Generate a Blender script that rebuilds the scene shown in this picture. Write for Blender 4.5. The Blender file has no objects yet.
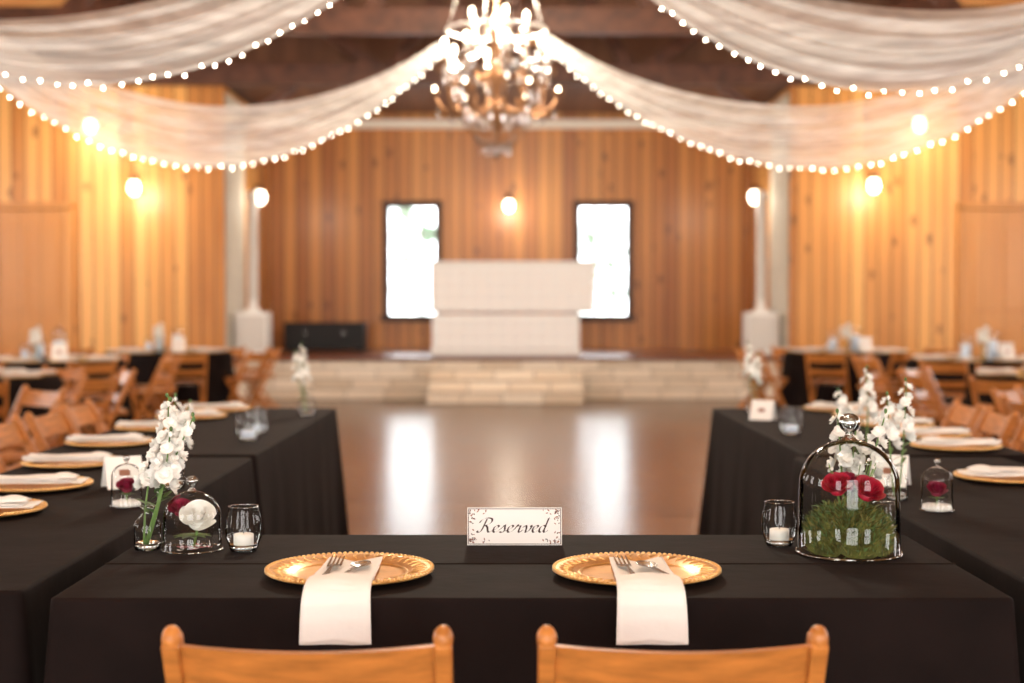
import bpy, math, random
from mathutils import Vector, Matrix
random.seed(7)
R=random.random
F=1422.0; CAMZ=1.30; HOR=307.0
def W(px,py,d): return Vector(((px-512)/F*d, d, CAMZ-(py-HOR)/F*d))

# ------------------------------------------------------------ materials
def newmat(name):
    m=bpy.data.materials.new(name); m.use_nodes=True
    nt=m.node_tree; b=nt.nodes['Principled BSDF']
    return m,nt,b
def pmat(name,col,rough=.5,metal=0,noise=0,nscale=20,bump=0,bscale=60,sheen=0,spec=.5,emis=None,estr=0,trans=0,ior=1.45,sss=0):
    m,nt,b=newmat(name)
    b.inputs['Base Color'].default_value=(*col,1); b.inputs['Roughness'].default_value=rough
    b.inputs['Metallic'].default_value=metal; b.inputs['Specular IOR Level'].default_value=spec
    b.inputs['IOR'].default_value=ior
    if sheen: b.inputs['Sheen Weight'].default_value=sheen
    if trans: b.inputs['Transmission Weight'].default_value=trans
    if emis: b.inputs['Emission Color'].default_value=(*emis,1); b.inputs['Emission Strength'].default_value=estr
    tc=nt.nodes.new('ShaderNodeTexCoord')
    if noise:
        n=nt.nodes.new('ShaderNodeTexNoise'); n.inputs['Scale'].default_value=nscale; n.inputs['Detail'].default_value=5
        nt.links.new(tc.outputs['Object'],n.inputs['Vector'])
        r=nt.nodes.new('ShaderNodeValToRGB')
        r.color_ramp.elements[0].position=.3; r.color_ramp.elements[1].position=.7
        r.color_ramp.elements[0].color=(*[c*(1-noise) for c in col],1)
        r.color_ramp.elements[1].color=(*[min(1,c*(1+noise)) for c in col],1)
        nt.links.new(n.outputs['Fac'],r.inputs['Fac']); nt.links.new(r.outputs['Color'],b.inputs['Base Color'])
    if bump:
        n=nt.nodes.new('ShaderNodeTexNoise'); n.inputs['Scale'].default_value=bscale; n.inputs['Detail'].default_value=4
        nt.links.new(tc.outputs['Object'],n.inputs['Vector'])
        bm=nt.nodes.new('ShaderNodeBump'); bm.inputs['Strength'].default_value=bump; bm.inputs['Distance'].default_value=.01
        nt.links.new(n.outputs['Fac'],bm.inputs['Height']); nt.links.new(bm.outputs['Normal'],b.inputs['Normal'])
    return m
def emat(name,col,strength,pat=None):
    m,nt,b=newmat(name); nt.nodes.remove(b)
    e=nt.nodes.new('ShaderNodeEmission'); e.inputs[0].default_value=(*col,1); e.inputs[1].default_value=strength
    if pat:
        tc=nt.nodes.new('ShaderNodeTexCoord'); n=nt.nodes.new('ShaderNodeTexNoise'); n.inputs['Scale'].default_value=3.2; n.inputs['Detail'].default_value=6
        nt.links.new(tc.outputs['Object'],n.inputs['Vector']); r=nt.nodes.new('ShaderNodeValToRGB')
        r.color_ramp.elements[0].position=.37; r.color_ramp.elements[0].color=(*pat,1); r.color_ramp.elements[1].position=.50; r.color_ramp.elements[1].color=(*col,1)
        nt.links.new(n.outputs['Fac'],r.inputs['Fac']); nt.links.new(r.outputs['Color'],e.inputs[0])
    nt.links.new(e.outputs[0],nt.nodes['Material Output'].inputs[0]); return m
def planks(name,axis,width,cols,rough=.45,groove=.03,gcol=.35,along=None,length=1.5,grain=(1,1,1),knots=False,bump=.3,tone_var=.6,spec=.5):
    m,nt,b=newmat(name); N=nt.nodes; L=nt.links
    tc=N.new('ShaderNodeTexCoord'); sp=N.new('ShaderNodeSeparateXYZ'); L.new(tc.outputs['Object'],sp.inputs[0])
    def M(op,a,bb=None):
        n=N.new('ShaderNodeMath'); n.operation=op
        for i,x in enumerate((a,bb)):
            if x is None: continue
            if isinstance(x,(int,float)): n.inputs[i].default_value=x
            else: L.new(x,n.inputs[i])
        return n.outputs[0]
    q=M('DIVIDE',sp.outputs[axis],width); idx=M('FLOOR',q); fr=M('FRACT',q)
    mask=M('LESS_THAN',fr,groove)
    wn=N.new('ShaderNodeTexWhiteNoise'); wn.noise_dimensions='1D'; L.new(idx,wn.inputs['W'])
    val=wn.outputs['Value']
    if along:
        q2=M('ADD',M('DIVIDE',sp.outputs[along],length),M('MULTIPLY',val,7.3)); i2=M('FLOOR',q2)
        wn2=N.new('ShaderNodeTexWhiteNoise'); wn2.noise_dimensions='2D'
        cb=N.new('ShaderNodeCombineXYZ'); L.new(idx,cb.inputs[0]); L.new(i2,cb.inputs[1]); L.new(cb.outputs[0],wn2.inputs['Vector'])
        val=wn2.outputs['Value']
        mask=M('MAXIMUM',mask,M('LESS_THAN',M('FRACT',q2),groove*width/length))
    mp=N.new('ShaderNodeMapping'); mp.inputs['Scale'].default_value=grain
    cb2=N.new('ShaderNodeCombineXYZ'); L.new(M('MULTIPLY',val,13.0),cb2.inputs[0]); L.new(M('MULTIPLY',val,29.0),cb2.inputs[1])
    va=N.new('ShaderNodeVectorMath'); va.operation='ADD'; L.new(tc.outputs['Object'],va.inputs[0]); L.new(cb2.outputs[0],va.inputs[1])
    L.new(va.outputs[0],mp.inputs['Vector'])
    ns=N.new('ShaderNodeTexNoise'); ns.inputs['Scale'].default_value=1; ns.inputs['Detail'].default_value=5; ns.inputs['Distortion'].default_value=.4
    L.new(mp.outputs[0],ns.inputs['Vector'])
    fac=M('ADD',M('MULTIPLY',val,tone_var),M('MULTIPLY',ns.outputs['Fac'],1-tone_var*.6)); fac=M('SUBTRACT',fac,.08)  # per-board random tone plus grain sets the wood colour
    rp=N.new('ShaderNodeValToRGB'); els=rp.color_ramp.elements
    els[0].position=.15; els[0].color=(*cols[0],1); els[1].position=.9; els[1].color=(*cols[-1],1)
    if len(cols)==3:
        e=els.new(.5); e.color=(*cols[1],1)
    L.new(fac,rp.inputs[0]); col=rp.outputs[0]
    def mix(f,a,bc):
        mx=N.new('ShaderNodeMix'); mx.data_type='RGBA'; L.new(f,mx.inputs[0]); L.new(a,mx.inputs[6]); mx.inputs[7].default_value=(*bc,1); return mx.outputs[2]
    if knots:
        mk=N.new('ShaderNodeMapping'); mk.inputs['Scale'].default_value=(4,4,1.9); L.new(va.outputs[0],mk.inputs[0])
        vo=N.new('ShaderNodeTexVoronoi'); vo.inputs['Scale'].default_value=1; L.new(mk.outputs[0],vo.inputs['Vector'])
        kf=M('MULTIPLY',M('LESS_THAN',vo.outputs['Distance'],.16),.65)
        col=mix(kf,col,tuple(c*.3 for c in cols[0]))
    col=mix(M('MULTIPLY',mask,1-gcol),col,tuple(c*.12 for c in cols[0]))
    L.new(col,b.inputs['Base Color']); b.inputs['Roughness'].default_value=rough; b.inputs['Specular IOR Level'].default_value=spec
    bm=N.new('ShaderNodeBump'); bm.inputs['Strength'].default_value=bump; bm.inputs['Distance'].default_value=.006
    L.new(M('ADD',M('MULTIPLY',mask,-1),M('MULTIPLY',ns.outputs['Fac'],.2)),bm.inputs['Height']); L.new(bm.outputs[0],b.inputs['Normal'])
    return m
def glassmat(name,tint=(.96,.97,.97),blend=.25,rough=.02,mn=.04):
    m,nt,b=newmat(name); nt.nodes.remove(b); N=nt.nodes;L=nt.links
    t=N.new('ShaderNodeBsdfTransparent'); t.inputs[0].default_value=(*tint,1)
    g=N.new('ShaderNodeBsdfGlossy'); g.inputs['Roughness'].default_value=rough; g.inputs[0].default_value=(1,1,1,1)
    lw=N.new('ShaderNodeLayerWeight'); lw.inputs[0].default_value=blend
    ad=N.new('ShaderNodeMath'); ad.operation='ADD'; ad.use_clamp=True; ad.inputs[1].default_value=mn; L.new(lw.outputs['Fresnel'],ad.inputs[0])
    mx=N.new('ShaderNodeMixShader'); L.new(ad.outputs[0],mx.inputs[0]); L.new(t.outputs[0],mx.inputs[1]); L.new(g.outputs[0],mx.inputs[2])
    L.new(mx.outputs[0],N['Material Output'].inputs[0]); return m
def sheermat(name,col,alpha):
    m,nt,b=newmat(name); nt.nodes.remove(b); N=nt.nodes;L=nt.links
    t=N.new('ShaderNodeBsdfTransparent')
    d=N.new('ShaderNodeBsdfDiffuse'); d.inputs[0].default_value=(*col,1)
    tr=N.new('ShaderNodeBsdfTranslucent'); tr.inputs[0].default_value=(*col,1)
    a=N.new('ShaderNodeMixShader'); a.inputs[0].default_value=.5; L.new(d.outputs[0],a.inputs[1]); L.new(tr.outputs[0],a.inputs[2])
    tc=N.new('ShaderNodeTexCoord'); mp=N.new('ShaderNodeMapping'); mp.inputs['Scale'].default_value=(1.2,1.2,9)
    n=N.new('ShaderNodeTexNoise'); n.inputs['Scale'].default_value=2.5; L.new(tc.outputs['Object'],mp.inputs[0]); L.new(mp.outputs[0],n.inputs['Vector'])
    mr=N.new('ShaderNodeMapRange'); mr.inputs[1].default_value=.3; mr.inputs[2].default_value=.7; mr.inputs[3].default_value=alpha-.14; mr.inputs[4].default_value=alpha+.14
    L.new(n.outputs['Fac'],mr.inputs[0])
    mx=N.new('ShaderNodeMixShader'); L.new(mr.outputs[0],mx.inputs[0]); L.new(t.outputs[0],mx.inputs[1]); L.new(a.outputs[0],mx.inputs[2])
    L.new(mx.outputs[0],N['Material Output'].inputs[0]); return m

pine_c=[(.47,.175,.036),(.69,.31,.078),(.84,.44,.135)]
M_pineX=planks('pine_boards_x','X',.19,pine_c,rough=.38,groove=.11,gcol=.2,grain=(7,7,.6),knots=True,tone_var=.8)
M_pineY=planks('pine_boards_y','Y',.19,pine_c,rough=.38,groove=.11,gcol=.2,grain=(7,7,.6),knots=True,tone_var=.8)
bp_c=[(.36,.118,.020),(.51,.19,.035),(.62,.26,.056)]
M_pineB=planks('pine_boards_stage','X',.21,bp_c,rough=.35,groove=.11,gcol=.2,grain=(7,7,.6),knots=True,tone_var=.75)
M_roof=planks('roof_deck','Y',.15,[(.50,.22,.07),(.64,.31,.10),(.76,.40,.14)],rough=.6,groove=.06,grain=(.7,9,9))
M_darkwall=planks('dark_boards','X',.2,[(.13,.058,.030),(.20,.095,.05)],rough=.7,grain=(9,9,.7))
M_floor=planks('dance_floor_planks','Y',.115,[(.080,.038,.022),(.165,.085,.050),(.28,.16,.10)],rough=.24,groove=.11,gcol=.15,along='X',length=1.1,grain=(1.5,22,1),bump=.22,tone_var=.75,spec=.9)
M_stagefloor=planks('stage_floor_planks','Y',.1,[(.13,.04,.018),(.21,.07,.03)],rough=.28,grain=(1.5,20,1),bump=.1)
M_white_pl=planks('whitewashed_planks','Z',.145,[(.60,.48,.34),(.76,.64,.49),(.86,.76,.62)],rough=.6,groove=.09,gcol=.3,along='X',length=.55,grain=(2,9,14))
M_beam=pmat('dark_beam_wood',(.095,.036,.019),.5,noise=.45,nscale=6,bump=.2,bscale=20)
M_beamrail=pmat('painted_rail',(.88,.82,.72),.5)
M_corr=pmat('corrugated_metal',(.72,.66,.55),.45,noise=.1)
M_doorm=planks('door_pine','X',.3,[(.56,.23,.05),(.72,.33,.085)],rough=.4,grain=(9,9,.7))
M_trim=pmat('dark_window_trim',(.07,.028,.014),.5,noise=.3,nscale=15)
M_chair=pmat('honey_oak',(.46,.165,.034),.35,noise=.30,nscale=9,bump=.08,bscale=50)
def woodgrain(m,sc):
    for n in list(m.node_tree.nodes):
        if n.type=='TEX_NOISE':
            mp=m.node_tree.nodes.new('ShaderNodeMapping'); mp.inputs['Scale'].default_value=sc
            src=n.inputs['Vector'].links[0].from_socket
            m.node_tree.links.new(src,mp.inputs[0]); m.node_tree.links.new(mp.outputs[0],n.inputs['Vector'])
woodgrain(M_chair,(1,5,5))
M_linen=pmat('black_linen',(.0095,.0053,.0045),.8,noise=.25,nscale=7,bump=.25,bscale=9,spec=.10)
M_napkin=pmat('ivory_napkin',(.82,.79,.74),.8,bump=.15,bscale=25)
M_gold=pmat('gold_charger',(.66,.35,.11),.36,metal=.8,noise=.2,nscale=14,bump=.1,bscale=30)
M_goldrim=pmat('gold_rim',(.88,.58,.24),.30,metal=.9)
M_steel=pmat('stainless',(.50,.49,.47),.2,metal=1)
M_card=pmat('card_stock',(.86,.82,.76),.7)
M_ink=pmat('brown_ink',(.05,.022,.014),.6)
M_copper=pmat('rose_ornament',(.30,.12,.07),.5)
M_glass=glassmat('clear_glass',(.95,.965,.965),.09,.02,.022)
M_thick=glassmat('thick_glass',(.84,.88,.88),.3,.04,.18)
M_crystal=glassmat('crystal',(.85,.76,.62),.6,.16,.5)
M_wax=pmat('candle_wax',(.85,.82,.74),.5)
M_petalw=pmat('white_petal',(.88,.86,.80),.6,noise=.05,nscale=40)
M_petalr=pmat('red_petal',(.38,.006,.03),.5,noise=.3,nscale=60)
M_petalm=pmat('burgundy_petal',(.25,.01,.04),.55,noise=.3,nscale=60)
M_stem=pmat('stem_green',(.12,.22,.05),.5,noise=.3,nscale=30)
M_leaf=pmat('leaf_green',(.08,.15,.04),.5,noise=.35,nscale=30)
M_moss=pmat('moss',(.075,.085,.014),.85,noise=.6,nscale=45,bump=.6,bscale=80)
M_moss2=pmat('moss_light',(.20,.17,.04),.8,noise=.5,nscale=50)
M_bronze=pmat('antique_bronze',(.26,.13,.06),.4,metal=.7)
M_bulb=emat('bulb_warm',(1,.84,.60),24)
M_globe=emat('sconce_globe_glow',(1,.86,.64),12)
M_fairy=emat('fairy_bulb',(1,.88,.70),36)
M_wire=pmat('clear_wire',(.7,.68,.62),.4)
M_sheer=sheermat('white_tulle',(.98,.97,.94),.58)
M_pane=emat('daylight_pane',(.93,.97,1),9,(.07,.10,.07))
M_fillpane=emat('fill_light_pane',(1,.98,.95),12.5)  # emissive panes for the added off-camera fill windows
M_vinyl=pmat('tufted_white_vinyl',(.88,.86,.82),.4)
M_black=pmat('black_case',(.012,.012,.014),.6)
M_white=pmat('white_plastic',(.82,.80,.75),.4)
M_grille=pmat('speaker_grille',(.62,.58,.52),.6,bump=.3,bscale=120)
M_hblue=pmat('frosted_votive',(.66,.74,.84),.4)

# ------------------------------------------------------------ mesh builder
class MB:
    def __init__(s): s.v=[];s.f=[];s.m=[];s.sm=[];s.mats=[];s.M=Matrix.Identity(4)
    def mi(s,mat):
        if mat not in s.mats: s.mats.append(mat)
        return s.mats.index(mat)
    def add(s,vs,fs,mat,smooth=False):
        o=len(s.v); k=s.mi(mat)
        for v in vs: s.v.append(s.M@Vector(v))
        for f in fs: s.f.append([i+o for i in f]); s.m.append(k); s.sm.append(smooth)
    def box(s,c,sz,mat,rot=None):
        c=Vector(c); hx,hy,hz=[a/2 for a in sz]
        vs=[Vector((x,y,z)) for x in(-hx,hx) for y in(-hy,hy) for z in(-hz,hz)]
        if rot is not None: vs=[rot@v for v in vs]
        s.add([v+c for v in vs],[(0,1,3,2),(4,6,7,5),(0,4,5,1),(2,3,7,6),(0,2,6,4),(1,5,7,3)],mat)
    def beam(s,p0,p1,w,h,mat):
        p0=Vector(p0);p1=Vector(p1); d=(p1-p0); L=d.length; d.normalize()
        up=Vector((0,0,1)) if abs(d.z)<.98 else Vector((0,1,0))
        x=d.cross(up).normalized(); z=x.cross(d)
        rot=Matrix((x,d,z)).transposed()
        s.box((p0+p1)/2,(w,L,h),mat,rot)
    def tube(s,pts,r,mat,n=8,cap=True):
        pts=[Vector(p) for p in pts]; k=len(pts)
        if not isinstance(r,(list,tuple)): r=[r]*k
        vs=[];fs=[]
        ref=None
        for i,p in enumerate(pts):
            t=(pts[min(i+1,k-1)]-pts[max(i-1,0)])
            if t.length<1e-9: t=Vector((0,0,1))
            t.normalize()
            if ref is None: ref=Vector((1,0,0)) if abs(t.x)<.9 else Vector((0,1,0))
            a=t.cross(ref).normalized(); b=t.cross(a).normalized()
            for j in range(n):
                an=2*math.pi*j/n; vs.append(p+(a*math.cos(an)+b*math.sin(an))*r[i])
        for i in range(k-1):
            for j in range(n):
                fs.append((i*n+j,i*n+(j+1)%n,(i+1)*n+(j+1)%n,(i+1)*n+j))
        if cap: fs.append(tuple(range(n))[::-1]); fs.append(tuple(range((k-1)*n,k*n)))
        s.add(vs,fs,mat,True)
    def cyl(s,p0,p1,r0,mat,r1=None,n=12): s.tube([p0,p1],[r0,r0 if r1 is None else r1],mat,n)
    def lathe(s,c,prof,mat,n=28,smooth=True):
        c=Vector(c);vs=[];fs=[];k=len(prof)
        for r,z in prof:
            for j in range(n):
                a=2*math.pi*j/n; vs.append(c+Vector((r*math.cos(a),r*math.sin(a),z)))
        for i in range(k-1):
            for j in range(n): fs.append((i*n+j,i*n+(j+1)%n,(i+1)*n+(j+1)%n,(i+1)*n+j))
        s.add(vs,fs,mat,smooth)
    def grid(s,fn,nu,nv,mat,smooth=True):
        vs=[fn(i/nu,j/nv) for i in range(nu+1) for j in range(nv+1)]
        fs=[(i*(nv+1)+j,(i+1)*(nv+1)+j,(i+1)*(nv+1)+j+1,i*(nv+1)+j+1) for i in range(nu) for j in range(nv)]
        s.add(vs,fs,mat,smooth)
    def ell(s,c,r,mat,nu=10,nv=7):
        if not isinstance(r,(tuple,list)): r=(r,r,r)
        c=Vector(c); vs=[c+Vector((0,0,-r[2]))];fs=[]
        for i in range(1,nv):
            ph=-math.pi/2+math.pi*i/nv
            for j in range(nu):
                a=2*math.pi*j/nu; vs.append(c+Vector((r[0]*math.cos(ph)*math.cos(a),r[1]*math.cos(ph)*math.sin(a),r[2]*math.sin(ph))))
        vs.append(c+Vector((0,0,r[2]))); top=len(vs)-1
        for j in range(nu): fs.append((0,1+(j+1)%nu,1+j)); fs.append((top,1+(nv-2)*nu+j,1+(nv-2)*nu+(j+1)%nu))
        for i in range(nv-2):
            for j in range(nu):
                a=1+i*nu+j;b=1+i*nu+(j+1)%nu; fs.append((a,b,b+nu,a+nu))
        s.add(vs,fs,mat,True)
    def octa(s,c,rx,rz,mat):
        c=Vector(c); s.add([c+Vector(p) for p in((rx,0,0),(0,rx,0),(-rx,0,0),(0,-rx,0),(0,0,rz),(0,0,-rz))],
            [(0,1,4),(1,2,4),(2,3,4),(3,0,4),(1,0,5),(2,1,5),(3,2,5),(0,3,5)],mat)
    def mesh(s,name):
        me=bpy.data.meshes.new(name); me.from_pydata([tuple(v) for v in s.v],[],s.f)
        for m in s.mats: me.materials.append(m)
        me.polygons.foreach_set('material_index',s.m); me.polygons.foreach_set('use_smooth',s.sm); me.update(); return me
    def obj(s,name,bevel=0,solid=0,loc=None,rot=0):
        o=bpy.data.objects.new(name,s.mesh(name)); bpy.context.collection.objects.link(o)
        if bevel:
            b=o.modifiers.new('bevel','BEVEL'); b.width=bevel; b.segments=2; b.limit_method='ANGLE'; b.angle_limit=math.radians(50)
        if solid:
            b=o.modifiers.new('solid','SOLIDIFY'); b.thickness=solid; b.offset=0
        if loc is not None: o.location=loc
        o.rotation_euler[2]=rot
        return o
def inst(src,name,loc,rot=0,sc=1):
    o=bpy.data.objects.new(name,src.data); bpy.context.collection.objects.link(o)
    for md in src.modifiers:
        n=o.modifiers.new(md.name,md.type)
        if md.type=='BEVEL': n.width=md.width;n.segments=md.segments;n.limit_method='ANGLE';n.angle_limit=md.angle_limit
        if md.type=='SOLIDIFY': n.thickness=md.thickness;n.offset=md.offset
    o.location=loc; o.rotation_euler[2]=rot; o.scale=(sc,sc,sc); return o

# ------------------------------------------------------------ room shell
XL,XR,Y0,YS,YB=-9.0,9.0,-4.0,20.0,23.5
AL,AR=-4.04,3.90
ZE=4.40; ZR=7.4
def wall(name,plane,pos,th,u0,u1,z0,z1,holes,mat):
    mb=MB(); us=sorted({u0,u1,*[h[0] for h in holes],*[h[1] for h in holes]}); zs=sorted({z0,z1,*[h[2] for h in holes],*[h[3] for h in holes]})
    for a,b in zip(us,us[1:]):
        for c,d in zip(zs,zs[1:]):
            cu,cz=(a+b)/2,(c+d)/2
            if any(h[0]<cu<h[1] and h[2]<cz<h[3] for h in holes): continue
            if plane=='y': mb.box((cu,pos+th/2,cz),(b-a,abs(th),d-c),mat)
            else: mb.box((pos+th/2,cu,cz),(abs(th),b-a,d-c),mat)
    return mb.obj(name)
mb=MB(); mb.box((0,(Y0+YS)/2+1.7,-.05),(18.4,YS-Y0+4.2,.1),M_floor); mb.obj('floor')
STG=.59
WIN=[(-2.03,-1.25,1.16,2.95),(1.11,1.90,1.16,2.95)]
wall('wall_stage_back','y',YB,.2,AL-.2,AR+.2,0,ZE+.1,WIN,M_pineB)
mb=MB(); mb.box((AL-.1,(YS+YB)/2+.1,ZE/2),(.2,YB-YS-.2,ZE),M_pineY); mb.obj('wall_stage_left')
mb=MB(); mb.box((AR+.1,(YS+YB)/2+.1,ZE/2),(.2,YB-YS-.2,ZE),M_pineY); mb.obj('wall_stage_right')
wall('wall_front_left','y',YS,.2,XL,AL,0,ZE,[],M_pineX)
wall('wall_front_right','y',YS,.2,AR,XR,0,ZE,[],M_pineX)
SIDE_FILL=[(1.0,2.8,1.0,3.2),(5.5,7.3,1.0,3.2),(10,11.8,1.0,3.2),(14.5,17.0,1.0,3.4)]  # unseen side windows, added to light the room as ambient fill
wall('wall_left','x',XL,-.2,Y0,YS,0,ZE,SIDE_FILL,M_pineY)
wall('wall_right','x',XR,.2,Y0,YS,0,ZE,SIDE_FILL,M_pineY)
REAR_FILL=[(-6,-3.6,.5,3.4),(-1.6,1.6,.3,3.6),(3.6,6,.5,3.4)]  # unseen windows behind the camera, added as ambient fill
wall('wall_rear','y',Y0,-.2,XL,XR,0,ZE,REAR_FILL,M_pineX)
def window(name,plane,pos,inward,h,pane,muntin=True,fw=.11):
    mb=MB(); a,b,c,d=h
    def bx(u,z,su,sz,off,dep,mat):
        if plane=='y': mb.box((u,pos+off,z),(su,dep,sz),mat)
        else: mb.box((pos+off,u,z),(dep,su,sz),mat)
    o=inward*.02
    bx((a+b)/2,d+fw/2-.01,b-a+2*fw,fw,o,.06,M_trim); bx((a+b)/2,c-fw/2+.01,b-a+2*fw+.06,fw,o*1.5,.09,M_trim)
    bx(a-fw/2+.01,(c+d)/2,fw,d-c,o,.06,M_trim); bx(b+fw/2-.01,(c+d)/2,fw,d-c,o,.06,M_trim)
    bx((a+b)/2,(c+d)/2,b-a,d-c,-inward*.12,.01,pane)
    if muntin:
        for k in range(1,3): bx(a+(b-a)*k/3,(c+d)/2,.03,d-c,-inward*.09,.02,M_white)
        for k in range(1,4): bx((a+b)/2,c+(d-c)*k/4,b-a,.03,-inward*.09,.02,M_white)
    mb.obj(name)
n=1
for h in WIN: window('fill_window_%d'%n,'y',YB,-1,h,M_pane); n+=1
for h in SIDE_FILL:  # added side openings, out of view, glowing as fill light
    window('fill_window_%d'%n,'x',XL,1,h,M_fillpane); n+=1
    window('fill_window_%d'%n,'x',XR,-1,h,M_fillpane); n+=1
for h in REAR_FILL: window('fill_window_%d'%n,'y',Y0,1,h,M_fillpane); n+=1  # added rear openings, out of view, glowing as fill light
def gable(name,y,mat,th=.2):
    mb=MB(); p=[(XL-.2,ZE),(XR+.2,ZE),(0,ZR)]
    vs=[(x,y,z) for x,z in p]+[(x,y+th,z) for x,z in p]
    mb.add(vs,[(0,1,2),(5,4,3),(0,3,4,1),(1,4,5,2),(2,5,3,0)],mat); mb.obj(name)
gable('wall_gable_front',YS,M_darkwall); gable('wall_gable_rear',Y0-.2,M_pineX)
mb=MB()
for sgn in(-1,1):
    e=(sgn*9.3,ZE-.02); r=(0,ZR+.02)
    vs=[(e[0],Y0-.3,e[1]),(e[0],YS+.3,e[1]),(r[0],YS+.3,r[1]),(r[0],Y0-.3,r[1])]
    vs+= [(x,y,z+.15) for x,y,z in vs]
    mb.add(vs,[(0,1,2,3),(7,6,5,4),(0,4,5,1),(1,5,6,2),(2,6,7,3),(3,7,4,0)],M_roof)
mb.obj('ceiling')
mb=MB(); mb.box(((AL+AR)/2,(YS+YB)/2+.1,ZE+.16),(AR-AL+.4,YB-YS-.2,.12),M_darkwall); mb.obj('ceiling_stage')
def truss(y):
    mb=MB(); z=4.52
    mb.box((0,y,z),(17.9,.16,.30),M_beam)
    for sg in(-1,1):
        mb.beam((sg*8.8,y,4.5),(0,y,ZR-.12),.16,.24,M_beam)
        for xa,xb in((1.6,.15),(1.9,3.6),(5.0,3.7)):
            zb=ZR-.2-(ZR-ZE)*xb/9.2
            mb.beam((sg*xa,y,z+.1),(sg*xb,y,zb-.1),.12,.18,M_beam)
    mb.box((0,y,(z+ZR)/2),(.18,.16,ZR-z-.2),M_beam)
    mb.obj('roof_truss',bevel=.01)
for y in(0.5,4.2,8.2,12.3,16.1,19.75): truss(y)
mb=MB()
for sg in(-1,1):
    for x in(1.5,3.4,5.3,7.2):
        z=ZR-(ZR-ZE)*x/9.25-.12
        mb.box((sg*x,(Y0+YS)/2,z),(.1,YS-Y0-.2,.16),M_beam)
mb.obj('roof_purlins')
mb=MB()
for x,sg in((AL,1),(AR,-1)):
    mb.beam((x+sg*.05,YS-.08,3.7),(x+sg*1.0,YS-.08,4.4),.12,.14,M_beam)
mb.obj('knee_braces')
mb=MB(); mb.box(((AL+AR)/2,YB-.08,4.30),(AR-AL-.02,.12,.14),M_beamrail); mb.obj('trim_1',bevel=.01)
for i,(x,sg) in enumerate(((AL,1),(AR,-1))):
    mb=MB()
    def f(u,v,x=x,sg=sg): 
        return (x+sg*(.03+.018*math.sin(u*2*math.pi*12)),YS+.05+u*1.3,STG+.005+v*3.7)
    mb.grid(f,96,1,M_corr)
    mb.box((x+sg*.008,YS+.7,STG+1.86),(.014,1.3,3.7),M_corr)
    mb.obj('trim_%d'%(i+2))
for i,(a,b) in enumerate(((-7.2,-6.25),(6.35,7.3))):
    mb=MB(); c=(a+b)/2
    mb.box((c,YS-.026,1.33),(b-a,.05,2.66),M_doorm)
    for x in(a-.05,b+.05): mb.box((x,YS-.036,1.36),(.1,.07,2.72),M_doorm)
    mb.box((c,YS-.036,2.72),(b-a+.2,.07,.1),M_doorm)
    for zz,hh in((.6,.8),(1.85,1.2)):
        for xx in(c-.22,c+.22): mb.box((xx,YS-.06,zz),(.32,.02,hh),M_doorm)
    mb.ell((b-.1,YS-.09,1.0),.03,M_steel); mb.cyl((b-.1,YS-.05,1.0),(b-.1,YS-.09,1.0),.012,M_steel)
    mb.obj('door_%d'%(i+1),bevel=.008)
mb=MB()
mb.box(((AL+AR)/2,(19.85+YB)/2,STG/2-.02),(AR-AL-.02,YB-19.85-.02,STG-.04),M_white_pl)
mb.box(((AL+AR)/2,(19.8+YB)/2,STG-.02),(AR-AL-.02,YB-19.8-.02,.05),M_stagefloor)
mb.obj('stage_platform',bevel=.008)
mb=MB()
for i in range(3):
    h=(i+1)*STG/4*1.0; y0=18.95+i*.28
    mb.box((-.09,(y0+19.8)/2,h/2+.0),(2.1,19.8-y0,h),M_white_pl)
    mb.box((-.09,y0+.14,h+.012),(2.14,.30,.03),M_white_pl)
mb.obj('stage_steps',bevel=.006)
mb=MB(); yb=20.55; ox=-.09
mb.box((ox,yb+.33,STG+.315),(2.14,.56,.58),M_vinyl)
mb.box((ox,yb+.33,STG+.045),(2.18,.6,.06),M_white)
mb.box((0,yb+.33,STG+.62+.36),(2.36,.62,.70),M_vinyl)
mb.box((0,yb+.33,STG+1.345),(2.42,.68,.05),M_white)
def tuft(x0,x1,z0,z1,y,nx,nz):
    # square upholstered panels with shallow seams
    def f(u,v):
        x=x0+(x1-x0)*u; z=z0+(z1-z0)*v
        q=abs(math.sin(math.pi*u*nx))*abs(math.sin(math.pi*v*nz))
        return (x,y-.022*q**.3,z)
    mb.grid(f,nx*10,nz*10,M_vinyl)
tuft(-1.16,1.16,STG+.64,STG+1.31,yb+.015,12,4)
tuft(ox-1.05,ox+1.05,STG+.08,STG+.58,yb+.045,11,3)
mb.obj('tufted_bar_counter')
mb=MB(); cx,cy=-2.95,22.6
mb.box((cx,cy,STG+.25),(1.25,.55,.42),M_black)
for z in(STG+.05,STG+.45): mb.box((cx,cy,z),(1.28,.58,.03),M_black)
for sx in(-.6,.6):
    for sy in(-.26,.26):
        mb.box((cx+sx,cy+sy,STG+.25),(.04,.04,.42),M_black); mb.cyl((cx+sx*.9,cy+sy*.8,STG+.04),(cx+sx*.9,cy+sy*.8,STG+.008),.03,M_black)
for sx in(-.3,.3): mb.box((cx+sx,cy-.285,STG+.3),(.03,.02,.03),M_steel)
mb.obj('equipment_case',bevel=.006)
def speaker(x,y):
    mb=MB()
    mb.box((0,0,.33),(.46,.40,.60),M_white); mb.box((0,-.205,.33),(.40,.015,.50),M_grille)
    for sx in(-.18,.18): mb.cyl((sx,0,.03),(sx,0,0),.025,M_black)
    mb.box((0,0,.65),(.2,.2,.06),M_white)
    mb.box((0,0,1.5),(.12,.12,1.7),M_white); mb.box((0,-.064,1.55),(.09,.012,1.5),M_grille)
    mb.obj('column_speaker',bevel=.015,loc=(x,y,STG+.008))
speaker(-3.70,20.35); speaker(3.56,20.35)

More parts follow.
